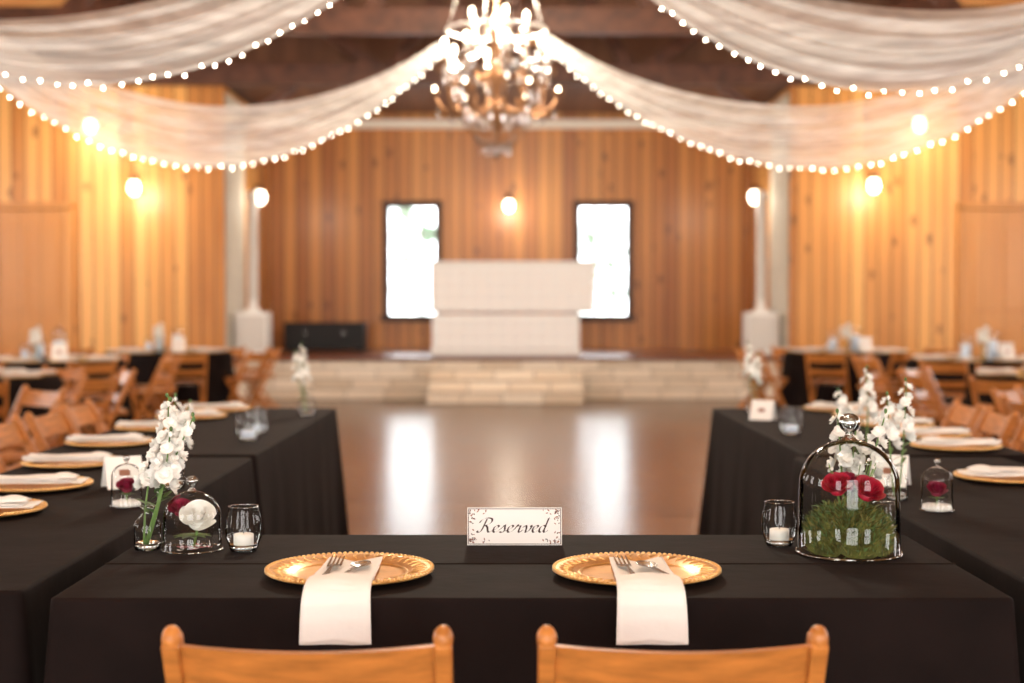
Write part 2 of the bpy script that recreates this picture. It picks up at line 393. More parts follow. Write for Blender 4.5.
def sconce(p,n,energy=14,r=.10):
    mb=MB(); p=Vector(p); n=Vector(n)
    mb.tube([p,p+n*.025],[.07,.06],M_bronze,14)
    q=p+n*.20
    mb.tube([p+n*.02+Vector((0,0,-.02)),p+n*.08+Vector((0,0,.06)),p+n*.15+Vector((0,0,.17)),q+Vector((0,0,.17))],.012,M_bronze,8)
    mb.lathe(q,[(.015,.19),(.05,.16),(.075,.10),(.078,.085)],M_bronze,16)
    mb.lathe(q,[(.05,.12),(r*.8,.06),(r,0),(r*.85,-.06),(r*.45,-.1),(.0,-.105)],M_globe,16)
    mb.obj('wall_sconce')
    l=bpy.data.lights.new('sconce_light','POINT'); l.energy=energy; l.color=(1,.88,.72); l.shadow_soft_size=.15
    o=bpy.data.objects.new('sconce_light',l); o.location=q+n*.5+Vector((0,0,-.1)); bpy.context.collection.objects.link(o)
for px,py in((135,188),(873,186),(92,127),(918,125)):
    p=W(px,py,YS-.2); p.y=YS; sconce(p,(0,-1,0),32,.08)
p=W(509,206,YB-.2); p.y=YB; sconce(p,(0,-1,0),32,.08)
sconce((AL+.055,21.4,2.95),(1,0,0),24,.09); sconce((AR-.055,21.4,2.95),(-1,0,0),24,.09)

def chand():
    mb=MB()
    rnd=random.Random(5)
    mb.lathe((0,0,0),[(0,-.38),(.03,-.36),(.05,-.32),(.02,-.28),(.05,-.2),(.09,-.12),(.05,-.03),(.03,.05),(.05,.15),(.08,.22),(.04,.3),(.025,.45),(.05,.55),(.10,.60),(.06,.68),(.02,.75),(0,.78)],M_bronze,16)
    def arm(a,r,zt,z0):
        c,s=math.cos(a),math.sin(a)
        P=[(.04,z0),(r*.3,z0-.10),(r*.6,z0-.13),(r*.88,z0-.07),(r,zt-.12),(r,zt-.06)]
        Q=[]
        for i in range(len(P)-1):
            for k in range(3):
                t=k/3; Q.append((P[i][0]*(1-t)+P[i+1][0]*t,P[i][1]*(1-t)+P[i+1][1]*t))
        Q.append(P[-1])
        mb.tube([(c*q,s*q,z) for q,z in Q],.013,M_bronze,6)
        mb.tube([(c*(r+.07*math.sin(t*4.5)),s*(r+.07*math.sin(t*4.5)),zt-.14-.1*math.cos(t*4.5)*t) for t in[i/8 for i in range(9)]],.009,M_bronze,5)
        mb.lathe((c*r,s*r,zt-.06),[(.005,0),(.045,.012),(.05,.03),(.02,.03)],M_crystal,10)
        mb.cyl((c*r,s*r,zt-.04),(c*r,s*r,zt+.05),.013,M_wax,n=8)
        mb.ell((c*r,s*r,zt+.085),(.018,.018,.038),M_bulb,8,6)
        for k in range(5):
            aa=a+(k-2)*.09; mb.octa((math.cos(aa)*r,math.sin(aa)*r,zt-.12-.03*(k%2)),.016,.045,M_crystal)
        mb.octa((c*r,s*r,zt-.22),.022,.06,M_crystal)
        for k in range(11):
            t=k/10; rr=.09+(r-.1)*t; z=.62*(1-t)+(zt-.08)*t-.35*t*(1-t); mb.octa((c*rr,s*rr,z),.016,.019,M_crystal)
    for i in range(8): arm(i*math.pi/4+.2,.44,.42,.05)
    for i in range(5): arm(i*math.pi*.4,.25,.66,.35)
    for i in range(6):
        a=i*math.pi/3+.02; c,s=math.cos(a),math.sin(a)
        mb.tube([(c*q,s*q,z) for q,z in((.05,-.02),(.18,-.10),(.34,-.10),(.47,-.02),(.52,.08))],.012,M_bronze,6)
        mb.lathe((c*.52,s*.52,.08),[(.005,0),(.04,.012),(.045,.03),(.02,.03)],M_bronze,10)
        mb.ell((c*.52,s*.52,.13),(.010,.010,.022),M_bulb,8,6)
        for k in range(4): mb.octa((c*(.16+.11*k),s*(.16+.11*k),-.17+.02*k*k/2),.018,.05,M_crystal)
    for i in range(18):
        a=i*2*math.pi/18+rnd.uniform(-.05,.05); c,s=math.cos(a),math.sin(a)
        for k in range(10):
            t=k/9; rr=(.25+rnd.uniform(-.02,.02))*math.cos(t*1.45)+.01; z=-.05-.32*math.sin(t*1.5); mb.octa((c*rr,s*rr,z),.014,.022,M_crystal if rnd.random()<.6 else M_bronze)
        mb.octa((c*.27,s*.27,-.10-rnd.random()*.05),.018,.055,M_crystal); mb.octa((c*.38,s*.38,.06+rnd.random()*.05),.018,.06,M_bronze if i%3==0 else M_crystal)
        mb.octa((c*.12,s*.12,-.36-rnd.random()*.05),.014,.045,M_crystal)
        for k in range(6): 
            b=a+(k/6)*2*math.pi/8; mb.octa((math.cos(b)*.44,math.sin(b)*.44,.28-.05*math.sin(k/6*math.pi)),.014,.02,M_crystal)
    mb.octa((0,0,-.42),.03,.05,M_crystal)
    for k in range(40):
        z=.80+k*.075; mb.octa((0,0,z),.016,.045,M_bronze)
    mb.cyl((0,0,.78),(0,0,3.85),.006,M_bronze,n=6)
    return mb.obj('chandelier')
ch=chand(); ch.location=(-.13,12,3.00)
inst(ch,'chandelier',(0,3.6,3.3))  # second, unseen chandelier above the frame, added for overhead fill
def plight(loc,e,col,size=.35):
    l=bpy.data.lights.new('chandelier_glow','POINT'); l.energy=e; l.color=col; l.shadow_soft_size=size
    o=bpy.data.objects.new('chandelier_glow',l); o.location=loc; bpy.context.collection.objects.link(o)
plight((-.13,12,3.95),900,(1,.87,.70)); plight((0,3.6,4.1),440,(1,.90,.76))  # the nearer, weaker light belongs to the added unseen chandelier

def swag(low,up,xa,xb,da,db,spacing,r,seed):
    rnd=random.Random(seed)
    def pt(t,v):
        x=xa+(xb-xa)*t; d=da+(db-da)*t
        y=low(x)*(1-v)+up(x)*v
        p=W(x,y,d+.35*math.sin(v*math.pi))
        a=min(1,t*6)*min(1,(1-t)*6)
        w=math.sin(v*2*math.pi*4+2.5*math.sin(t*3+seed))*.035+math.sin(v*2*math.pi*9+t*5)*.012
        p.y+=w*a*1.5; p.z+=w*a*.35
        return p
    mb=MB(); mb.grid(lambda u,v:pt(u,v),60,44,M_sheer); mb.obj('tulle_swag')
    mb=MB(); N=400; P=[pt(i/N,0) for i in range(N+1)]
    P=[p+Vector((0,-.03,-.01)) for p in P]
    mb.tube(P[::5],.002,M_wire,5)
    acc=0; last=P[0]; mb.ell(P[0],r,M_fairy,8,6)
    for p in P[1:]:
        acc+=(p-last).length; last=p
        if acc>=spacing: 
            acc=rnd.uniform(-.012,.012); q=p+Vector((0,(rnd.random()-.5)*.02,(rnd.random()-.5)*.03-.006))
            mb.ell(q,r,M_fairy,8,6)
    mb.obj('fairy_lights')
S=lambda q:math.sin(math.pi*min(1,max(0,q)))
lo=lambda x:82+.834*x-.00202*x*x
swag(lo,lambda x:lo(x)-12-50*S((452-x)/560)-max(0,(200-x))*.04,446,-110,12,9.2,.085,.0054,1)
lr=lambda x:52+.897*(x-550)-.001732*(x-550)**2
swag(lr,lambda x:lr(x)-12-50*S((x-538)/580)-max(0,(x-820))*.04,546,1130,12,9.2,.085,.0054,2)
ul=lambda x:72+.2575*x-.00138*x*x
swag(ul,lambda x:ul(x)-26-52*S((500-x)/600),490,-110,8,6.6,.078,.0048,3)
ur=lambda x:.770*(x-650)-.00163*(x-650)**2
swag(ur,lambda x:ur(x)-26-58*S((x-530)/600),540,1140,8,6.6,.078,.0048,4)
for (x,y,z) in((-.13,12,3.62),(0.02,8,3.72)):
    mb=MB(); mb.tube([(x+.42*math.cos(a*math.pi/12),y+.42*math.sin(a*math.pi/12),z) for a in range(25)],.012,M_white,8)
    for k in range(4):
        a=k*math.pi/2+.3; mb.cyl((x+.42*math.cos(a),y+.42*math.sin(a),z),(x+.05*math.cos(a),y,4.9),.003,M_wire,n=5)
    mb.obj('drape_hub_ring')

# ------------------------------------------------------------ linens
def linen(name,x0,x1,y0,y1,zt=.75,flare=.03,amp=.009,seed=0,ridge=None):
    rnd=random.Random(seed); cr=.02; mb=MB()
    pts=[];nrm=[]
    def side(p,q,n):
        L=math.dist(p,q); k=max(2,int(L/.03))
        for i in range(k): 
            t=i/k; pts.append((p[0]+(q[0]-p[0])*t,p[1]+(q[1]-p[1])*t)); nrm.append((n[0],n[1],0,min(t,1-t)*L))
    def corner(cx,cy,a0):
        for i in range(5):
            a=a0+math.pi/2*i/5; pts.append((cx+cr*math.cos(a),cy+cr*math.sin(a))); nrm.append((math.cos(a),math.sin(a),1,0))
    side((x0+cr,y0),(x1-cr,y0),(0,-1)); corner(x1-cr,y0+cr,-math.pi/2)
    side((x1,y0+cr),(x1,y1-cr),(1,0)); corner(x1-cr,y1-cr,0)
    side((x1-cr,y1),(x0+cr,y1),(0,1)); corner(x0+cr,y1-cr,math.pi/2)
    side((x0,y1-cr),(x0,y0+cr),(-1,0)); corner(x0+cr,y0+cr,math.pi)
    n=len(pts); rows=[(0,-.008,0),(0,-.002,-.003),(0,0,-.009)]
    K=12
    for k in range(1,K+1): rows.append((k/K,0,-.009-(zt-.013)*k/K))
    ph=[rnd.random()*6.28 for _ in range(4)]
    vs=[]
    arc=[0]
    for i in range(1,n): arc.append(arc[-1]+math.dist(pts[i],pts[i-1]))
    for t,off,dz in rows:
        for i in range(n):
            x,y=pts[i];nx,ny,c,dd=nrm[i]; a=arc[i]
            fo=math.sin(a*2*math.pi/.42+ph[0])*.6+math.sin(a*2*math.pi/.27+ph[1]+t)*.3+.6*math.sin(a*2*math.pi/.93+ph[2])
            cor=math.exp(-dd/.07)
            o=off+flare*t+amp*fo*t**1.3*(1-.3*cor)+cor*.05*t
            vs.append((x+nx*o,y+ny*o,zt+dz))
    fs=[(r*n+i,(r+1)*n+i,(r+1)*n+(i+1)%n,r*n+(i+1)%n) for r in range(len(rows)-1) for i in range(n)]
    fs=[f[::-1] for f in fs]
    mb.add(vs,fs,M_linen,True); mb.add(vs[:n],[tuple(range(n))],M_linen,False)
    if ridge:
        mb.grid(lambda u,v:(x0+.004+(x1-x0-.008)*u,ridge+.014*(v-.5),zt+.0002+.0018*math.sin(v*math.pi)),30,6,M_linen)
    return mb.obj(name)
HX0,HX1,HY0,HY1=-.876,.953,2.67,3.43
linen('banquet_table',HX0,HX1,HY0,HY1,seed=1,flare=.012,amp=.008,ridge=3.034)
linen('banquet_table',-1.70,-.95,2.74,5.20,seed=2,flare=.02)
linen('banquet_table',-1.80,-.955,5.28,7.74,seed=3)
linen('banquet_table',1.03,1.80,2.74,5.20,seed=4,flare=.02)
linen('banquet_table',1.09,1.95,5.28,7.74,seed=5)
def round_linen():
    mb=MB(); r=.76;zt=.75;n=120;rows=12;vs=[]
    prof=[(r-.012,0),(r-.003,-.003),(r,-.012)]+[(r,-.012-(zt-.016)*k/rows) for k in range(1,rows+1)]
    for k,(rr,z) in enumerate(prof):
        t=max(0,k-2)/rows
        for j in range(n):
            a=2*math.pi*j/n; q=rr+.05*t+.045*t*math.sin(a*14+.8*math.sin(a*3))+.015*t*math.sin(a*31)
            vs.append((q*math.cos(a),q*math.sin(a),zt+z))
    fs=[(k*n+j,(k+1)*n+j,(k+1)*n+(j+1)%n,k*n+(j+1)%n)[::-1] for k in range(len(prof)-1) for j in range(n)]
    mb.add(vs,fs,M_linen,True); mb.add(vs[:n],[tuple(range(n))],M_linen); return mb
gt=round_linen().obj('round_guest_table')

# ------------------------------------------------------------ folding chair
def chair():
    mb=MB(); w=.43
    for sx in(-1,1):
        x=sx*w/2
        mb.beam((x,.16,.0),(x,-.215,.775),.028,.042,M_chair)
        p=Vector((x,-.215,.775))
        mb.ell(p,(.0165,.021,.022),M_chair,10,8)
        mb.beam((sx*(w/2-.035),-.22,0),(sx*(w/2-.035),.14,.43),.024,.036,M_chair)
    def pos(z): return -.215+.375*(.775-z)/.775
    def rail(z0,z1,bow,th=.018,dip=.006):
        def f(u,v,side):
            x=-w/2+.008+(w-.016)*u; q=1-(2*u-1)**2
            z=z0+(z1-z0)*v - (dip*q if v>.5 else 0)
            return (x,pos(z)-bow*q+side*th/2,z)
        n=16
        for sd in(-1,1): mb.grid(lambda u,v,sd=sd:f(u,v,sd),n,2,M_chair)
        mb.grid(lambda u,v:f(u,1,(v*2-1)),n,1,M_chair); mb.grid(lambda u,v:f(u,0,(v*2-1)),n,1,M_chair)
    rail(.665,.764,.03); rail(.52,.585,.026)
    for k in range(7): 
        y=-.15+k*.05; mb.box((0,y,.452-.004*math.sin(k/6*math.pi)),(w-.07,.042,.016),M_chair)
    for sx in(-1,1): mb.box((sx*(w/2-.06),0,.435),(.026,.36,.024),M_chair)
    mb.cyl((-w/2,.075,.175),(w/2,.075,.175),.011,M_chair,n=8); mb.cyl((-w/2+.03,-.12,.12),(w/2-.03,-.12,.12),.011,M_chair,n=8)
    mb.cyl((-w/2,-.04,.415),(w/2,-.04,.415),.008,M_steel,n=8)
    return mb
ch0=chair().obj('folding_chair',bevel=.004)
ch0.location=(-.324,2.455,0)
CH=lambda x,y,r:inst(ch0,'folding_chair',(x,y,0),r)
CH(.27,2.455,0)
for i in range(8): CH(-2.10-.02*(i%2),3.55+i*.58,-math.pi/2+(R()-.5)*.12)
for i in range(8): CH(2.22+.02*(i%2),3.65+i*.57,math.pi/2+(R()-.5)*.12)

# ------------------------------------------------------------ place settings
def charger():
    mb=MB()
    mb.lathe((0,0,0),[(0,.004),(.105,.004),(.115,.006),(.128,.012),(.162,.017),(.170,.0165),(.173,.013),(.168,.010),(.12,.001),(.0,.0)],M_gold,56)
    for k in range(90):
        a=k*2*math.pi/90; mb.ell((.168*math.cos(a),.168*math.sin(a),.0165),(.005,.005,.004),M_goldrim,6,4)
    for k in range(40):   # embossed leaf motif on the rim
        a=k*2*math.pi/40; c,s=math.cos(a),math.sin(a)
        mb.tube([(c*.128,s*.128,.0118),(math.cos(a+.05)*.144,math.sin(a+.05)*.144,.0148),(math.cos(a-.02)*.158,math.sin(a-.02)*.158,.0165)],[.0012,.0030,.0012],M_goldrim,5)
    mb.lathe((0,0,0),[(.112,.0045),(.116,.0085),(.120,.0075)],M_goldrim,56)
    return mb.obj('charger_plate')
ZT=.7505
cp=charger(); cp.location=(-.332,2.90,ZT)
inst(cp,'charger_plate',(.255,2.90,ZT))
def pocket_napkin():
    mb=MB()
    base=[(.085,.0145),(.04,.0135),(-.03,.013),(-.10,.016),(-.165,.0235),(-.205,.020),(-.232,.008),(-.246,-.012),(-.252,-.04),(-.254,-.082)]
    def lerp(P,t):
        t*=len(P)-1; i=min(int(t),len(P)-2); f=t-i; return P[i][0]*(1-f)+P[i+1][0]*f,P[i][1]*(1-f)+P[i+1][1]*f
    def f(u,v):
        y,z=lerp(base,u); hw=.056+.010*u; x=(v*2-1)*hw
        if u<.12: y+= .014*abs(v*2-1)**1.5
        return (x,y,z+.002*math.sin(v*9+u*4)*(1 if u<.5 else .3)+(.005*abs(v*2-1)**2 if u<.35 else 0))
    mb.grid(f,36,12,M_napkin)
    def g(u,v):
        s=abs(v*2-1); u0=.36+.05*(1-s)**1.2+.02*math.sin(v*5); uu=u0+(1-u0)*u
        y,z=lerp(base,uu); hw=(.056+.010*uu)*1.02; x=(v*2-1)*hw
        n=.010 if uu<.62 else .006
        return (x,y-(.006 if uu>.6 else 0),z+n*(1-.5*s)+.0015*math.sin(v*7+uu*11))
    mb.grid(g,34,16,M_napkin)
    return mb.obj('folded_napkin',solid=.0025)
nk=pocket_napkin(); nk.location=(-.330,2.90,ZT); inst(nk,'folded_napkin',(.262,2.90,ZT))
def fork():
    mb=MB()
    def strip(P,mat=M_steel,th=.0018):
        vs=[];fs=[]
        for y,h,z in P: vs+=[(-h,y,z),(h,y,z),(h,y,z-th),(-h,y,z-th)]
        for i in range(len(P)-1):
            for j in range(4): fs.append((i*4+j,i*4+(j+1)%4,(i+1)*4+(j+1)%4,(i+1)*4+j))
        fs.append((0,1,2,3)); fs.append(tuple(len(P)*4-4+k for k in(3,2,1,0)))
        mb.add(vs,fs,mat,False)
    strip([(-.10,.008,-.001),(-.095,.010,-.001),(-.06,.0055,.001),(-.02,.003,.004),(.0,.0045,.005),(.012,.012,.003),(.025,.0145,.000),(.037,.0145,.001)])
    for k in range(4):
        x=(-1.5+k)*.0082
        mb.add([(x-.0026,.036,.001),(x+.0026,.036,.001),(x+.0012,.085,.010),(x-.0012,.085,.010),(x-.0026,.036,-.001),(x+.0026,.036,-.001),(x+.0012,.085,.008),(x-.0012,.085,.008)],
            [(0,1,2,3),(7,6,5,4),(0,4,5,1),(1,5,6,2),(2,6,7,3),(3,7,4,0)],M_steel)
    return mb
def spoon():
    mb=MB()
    mb.beam((0,-.10,0),(0,-.005,.003),.009,.002,M_steel)
    def f(u,v):
        a=v*2*math.pi; return (.020*u*math.cos(a),.028+.034*u*math.sin(a),.005-.006*(1-u*u))
    mb.grid(f,6,18,M_steel); return mb
fk=fork().obj('fork',loc=(-.330-.034,2.862,ZT+.0225),rot=-.04)
sp=spoon().obj('spoon',loc=(-.330+.016,2.856,ZT+.0225),rot=-.22,solid=.0015)
inst(fk,'fork',(.262-.030,2.862,ZT+.0225),.10); inst(sp,'spoon',(.262+.020,2.856,ZT+.0225),.30)
def flat_napkin():
    mb=MB()
    for k,(w,l,z) in enumerate(((.062,.15,.022),(.056,.14,.028),(.050,.12,.034))):
        mb.grid(lambda u,v:((v*2-1)*w,(u*2-1)*l-.02*k,z+.003*math.sin(u*7+k)*math.cos(v*5)+.002*math.sin(v*14)),14,8,M_napkin)
    mb.grid(lambda u,v:((v*2-1)*.05*(1-u*.6),.04+u*.09,.034+.014*math.sin(u*2.8)*(1-(2*v-1)**2)),8,8,M_napkin)
    return mb.obj('table_napkin',solid=.003)
fn=None
def setting(x,y,rot,sc=1):
    global fn
    inst(cp,'charger_plate',(x,y,ZT),rot)
    if fn is None: fn=flat_napkin(); fn.location=(x,y,ZT); fn.rotation_euler[2]=rot
    else: inst(fn,'table_napkin',(x,y,ZT),rot)
for px,py in((-22,514),(33,489),(72,466)):
    d=F*.55/(py-HOR); setting((px-512)/F*d,d,-math.pi/2+.1*(R()-.5))
for x,d in((-1.60,5.65),(-1.60,6.35),(-1.58,7.0),(-1.55,7.5)): setting(x,d,-math.pi/2+.2*(R()-.5))
for x,d in((1.60,3.75),(1.58,4.5),(1.72,5.50),(1.76,6.0),(1.76,6.52),(1.76,7.02),(1.72,7.52)): setting(x,d,math.pi/2+.2*(R()-.5))

# ------------------------------------------------------------ reserved sign
def sign():
    mb=MB(); w,h=.218,.087
    mb.box((0,0,h/2),(w,.002,h),M_card)
    mb.box((0,.0205,h*.46),(w,.002,h*.98),M_card,Matrix.Rotation(math.radians(26),3,'X'))
    y=-.0014
    def rect(x0,x1,z0,z1,mat,yy=y): mb.add([(x0,yy,z0),(x1,yy,z0),(x1,yy,z1),(x0,yy,z1)],[(0,1,2,3)],mat)
    i=.002;t=.0016
    for a,b,c,d in((-w/2+i,w/2-i,i,i+t),(-w/2+i,w/2-i,h-i-t,h-i),(-w/2+i,-w/2+i+t,i,h-i),(w/2-i-t,w/2-i,i,h-i)): rect(a,b,c,d,M_ink)
    rr=random.Random(3)
    for sx,sz in((-1,1),(-1,-1),(1,-1),(1,1)):
        for k in range(20 if sx*sz<0 else 26):
            if rr.random()<.5: q=(rr.random()**1.6*.050,rr.random()*.010)
            else: q=(rr.random()*.012,rr.random()**1.3*.034)
            cx=sx*(w/2-.005-q[0]); cz=h/2+sz*(h/2-.005-q[1]); a=rr.random()*6.28; L=.0020+.0020*rr.random()
            ca,sa=math.cos(a),math.sin(a)
            mb.add([(cx+L*ca,y-.0001,cz+L*sa),(cx-L*.45*sa,y-.0001,cz+L*.45*ca),(cx-L*ca,y-.0001,cz-L*sa),(cx+L*.45*sa,y-.0001,cz-L*.45*ca)],[(0,1,2,3)],M_copper if rr.random()<.6 else M_ink)
    G={'R':([[(.42,1.95),(.36,1.3),(.28,.5),(.12,.03),(-.15,.02),(-.22,.22)],[(-.28,1.35),(-.1,1.8),(.4,2.08),(.95,1.95),(1.05,1.5),(.75,1.12),(.38,1.02)],[(.5,1.04),(.78,.7),(.95,.2),(1.2,0),(1.5,.3)]],1.45),
     'e':([[(0,.35),(.35,.5),(.6,.8),(.42,1.02),(.15,.78),(.1,.3),(.35,-.02),(.8,.35)]],.78),
     's':([[(0,.35),(.3,.8),(.45,1.1),(.52,.7),(.6,.3),(.4,-.02),(.08,.1)],[(.4,-.02),(.65,.1),(.85,.35)]],.83),
     'r':([[(0,.35),(.2,.8),(.28,1.12),(.36,.9),(.6,.95),(.6,.55),(.6,.15),(.78,-.02),(1.0,.35)]],.98),
     'v':([[(0,.7),(.18,1.0),(.36,.75),(.42,.1),(.55,0),(.85,.45),(.88,.98),(.78,.98),(.9,.8),(1.1,.82)]],1.05),
     'd':([[(.62,.88),(.38,1.02),(.1,.72),(.08,.25),(.3,-.02),(.55,.25),(.66,.9)],[(.68,2.1),(.64,1.2),(.62,.3),(.76,-.02),(1.05,.3)]],1.0)}
    def cat(P,k=8):
        Q=[]
        P=[P[0]]+list(P)+[P[-1]]
        for i in range(1,len(P)-2):
            for j in range(k):
                t=j/k; Q.append(tuple(.5*((2*P[i][c])+(-P[i-1][c]+P[i+1][c])*t+(2*P[i-1][c]-5*P[i][c]+4*P[i+1][c]-P[i+2][c])*t*t+(-P[i-1][c]+3*P[i][c]-3*P[i+1][c]+P[i+2][c])*t**3) for c in(0,1)))
        Q.append(P[-2]); return Q
    S=.0205; cur=-3.75; lay=0
    for chh in 'Reserved':
        st,wd=G[chh]
        for s in st:
            Q=cat(s); vs=[];lay+=1; yy=y-.0002-.00003*lay
            for a,b in Q:
                X=(cur+a+.28*b)*S-.006; Z=.030+b*S*.78; 
                vs+=[(X-.0022,yy,Z-.0010),(X+.0022,yy,Z+.0010)]
            mb.add(vs,[(2*i,2*i+1,2*i+3,2*i+2) for i in range(len(Q)-1)],M_ink)
        cur+=wd
    return mb.obj('reserved_sign',loc=(.006,3.27,ZT))
sign()
def tentcard(x,y,rot,w=.11,h=.10):
    mb=MB()
    for s in(-1,1): mb.box((0,s*.022,h/2),(w,.002,h*1.02),M_card,Matrix.Rotation(math.radians(s*24),3,'X'))
    mb.box((0,-.0245,h/2),(w*.3,.001,h*.2),M_copper,Matrix.Rotation(math.radians(-24),3,'X'))
    mb.obj('table_number_card',loc=(x,y,ZT),rot=rot)

# ------------------------------------------------------------ flowers
def petal_wrap(mb,c,ang,r0,r1,z0,z1,ha,mat,curl=0.0,n=5):
    c=Vector(c)
    def f(u,v):
        w=(v*2-1); sh=math.sin(math.pi*(.18+.62*u))
        a=ang+w*ha*sh; r=r0+(r1-r0)*math.sin(u*math.pi/2)**.8+curl*u**4; z=z0+(z1-z0)*u-.12*(z1-z0)*u*w*w-curl*.3*u**4
        return c+Vector((r*math.cos(a),r*math.sin(a),z))
    mb.grid(f,n,n,mat)
def rose(mb,c,Rr,mat,tilt=None):
    old=mb.M
    if tilt is not None: mb.M=old@Matrix.Translation(Vector(c))@tilt; c=(0,0,0)
    k=20
    for i in range(k):
        o=(i+.5)/k; a=i*2.39996
        petal_wrap(mb,c,a,Rr*.05,Rr*(.14+.86*o),-Rr*.55*(.5+.5*o),Rr*(.62-.45*o*o),1.25-.45*o,mat,curl=Rr*.16*o)
    mb.ell((c[0],c[1],c[2]-Rr*.45),(Rr*.55,Rr*.55,Rr*.35),mat,10,6)
    mb.M=old
def floret(mb,c,nrm,r,mat,rnd):
    n=Vector(nrm).normalized(); q=n.to_track_quat('Z','Y').to_matrix().to_4x4(); old=mb.M
    mb.M=old@Matrix.Translation(Vector(c))@q@Matrix.Rotation(rnd.random()*6,4,'Z')
    for ring,(kk,rr,up) in enumerate(((5,1,.25),(4,.6,.6))):
        for i in range(kk):
            a=i*2*math.pi/kk+ring*.5
            def f(u,v,a=a,rr=rr,up=up):
                w=v*2-1; wd=.62*math.sin(math.pi*(.12+.7*u)); 
                x=r*rr*u; y=r*rr*w*wd; z=r*up*u*u*1.2+r*.12*math.sin(w*5+a*3)*u
                return (x*math.cos(a)-y*math.sin(a),x*math.sin(a)+y*math.cos(a),z)
            mb.grid(f,3,4,mat)
    mb.M=old
def leaf(mb,p,d,L,wd,mat=None):
    p=Vector(p);d=Vector(d).normalized(); s=d.cross(Vector((0,0,1))); s=(s if s.length>.1 else Vector((1,0,0))).normalized()
    mb.grid(lambda u,v:p+d*L*u+s*(v*2-1)*wd*math.sin(math.pi*(.05+.93*u))+Vector((0,0,-L*.25*u*u+.15*wd*abs(v*2-1))),6,4,mat or M_leaf)
def stock(mb,base,top,n,r,rnd,mat=None,start=.5):
    mat=mat or M_petalw
    base=Vector(base);top=Vector(top); bend=Vector(((rnd.random()-.5)*.03,(rnd.random()-.5)*.03,0))
    P=[base.lerp(top,t)+bend*math.sin(t*math.pi) for t in[i/8 for i in range(9)]]
    mb.tube(P,[.0028-.0012*i/8 for i in range(9)],M_stem,6)
    for i in range(n):
        t=start+(1-start)*i/(n-1) if n>1 else 1; a=i*2.4+rnd.random()*.5; k=(i/(n))
        dirn=Vector((math.cos(a),math.sin(a),.35+.5*k)); p=base.lerp(top,t)+bend*math.sin(t*math.pi)
        s=r*(1.1-.65*k)
        if k>.78: mb.ell(p+dirn*s*.4,(s*.4,s*.4,s*.6),M_leaf if k>.86 else mat,6,5)
        else: floret(mb,p+dirn*s*.75,dirn,s,mat,rnd)
    for i in range(3):
        a=rnd.random()*6.28; leaf(mb,base.lerp(top,start*(.55+.14*i)),(math.cos(a),math.sin(a),.7),.05,.007)
def bud_vase(x,y,stems,seed,h=.097,r=.030,z=ZT,fr=.017,name='flower_bud_vase'):
    rnd=random.Random(seed); mb=MB()
    mb.lathe((0,0,0),[(0,.004),(r*.95,.004),(r,.008),(r,h*.55),(r*.9,h*.66),(r*.48,h*.78),(r*.42,h*.93),(r*.52,h)],M_glass,24)
    mb.lathe((0,0,0),[(0,0),(r*.97,0),(r*1.0,.012),(r*.8,.016),(0,.012)],M_thick,24)
    mb.tube([(r*.52*math.cos(a*math.pi/10),r*.52*math.sin(a*math.pi/10),h) for a in range(21)],.0015,M_thick,5)
    for dx,dy,hh,n in stems:
        stock(mb,(rnd.uniform(-.4,.4)*r,rnd.uniform(-.4,.4)*r,.01),(dx,dy,hh),n,fr,rnd)
    return mb.obj(name,loc=(x,y,z))
def votive(x,y,r=.041,h=.10,z=ZT,tint=None,name='votive_candle_holder'):
    mb=MB(); tint=tint or M_wax
    P=[(0,.006),(r*.72,.006),(r*.80,.012),(r*.98,h*.3),(r,h*.5),(r*.94,h*.75),(r*.78,h*.97),(r*.80,h)]
    mb.lathe((0,0,0),P,M_glass,28)
    mb.lathe((0,0,0),[(0,0),(r*.70,0),(r*.78,.006),(r*.78,.014),(0,.010)],M_thick,28)
    mb.tube([(r*.80*math.cos(a*math.pi/14),r*.80*math.sin(a*math.pi/14),h) for a in range(29)],.0014,M_thick,5)
    mb.lathe((0,0,.014),[(0,0),(r*.55,0),(r*.55,h*.22),(r*.5,h*.24),(0,h*.235)],tint,20)
    mb.cyl((0,0,.014+h*.23),(0,0,.014+h*.30),.0012,M_black,n=5)
    return mb.obj(name,loc=(x,y,z))
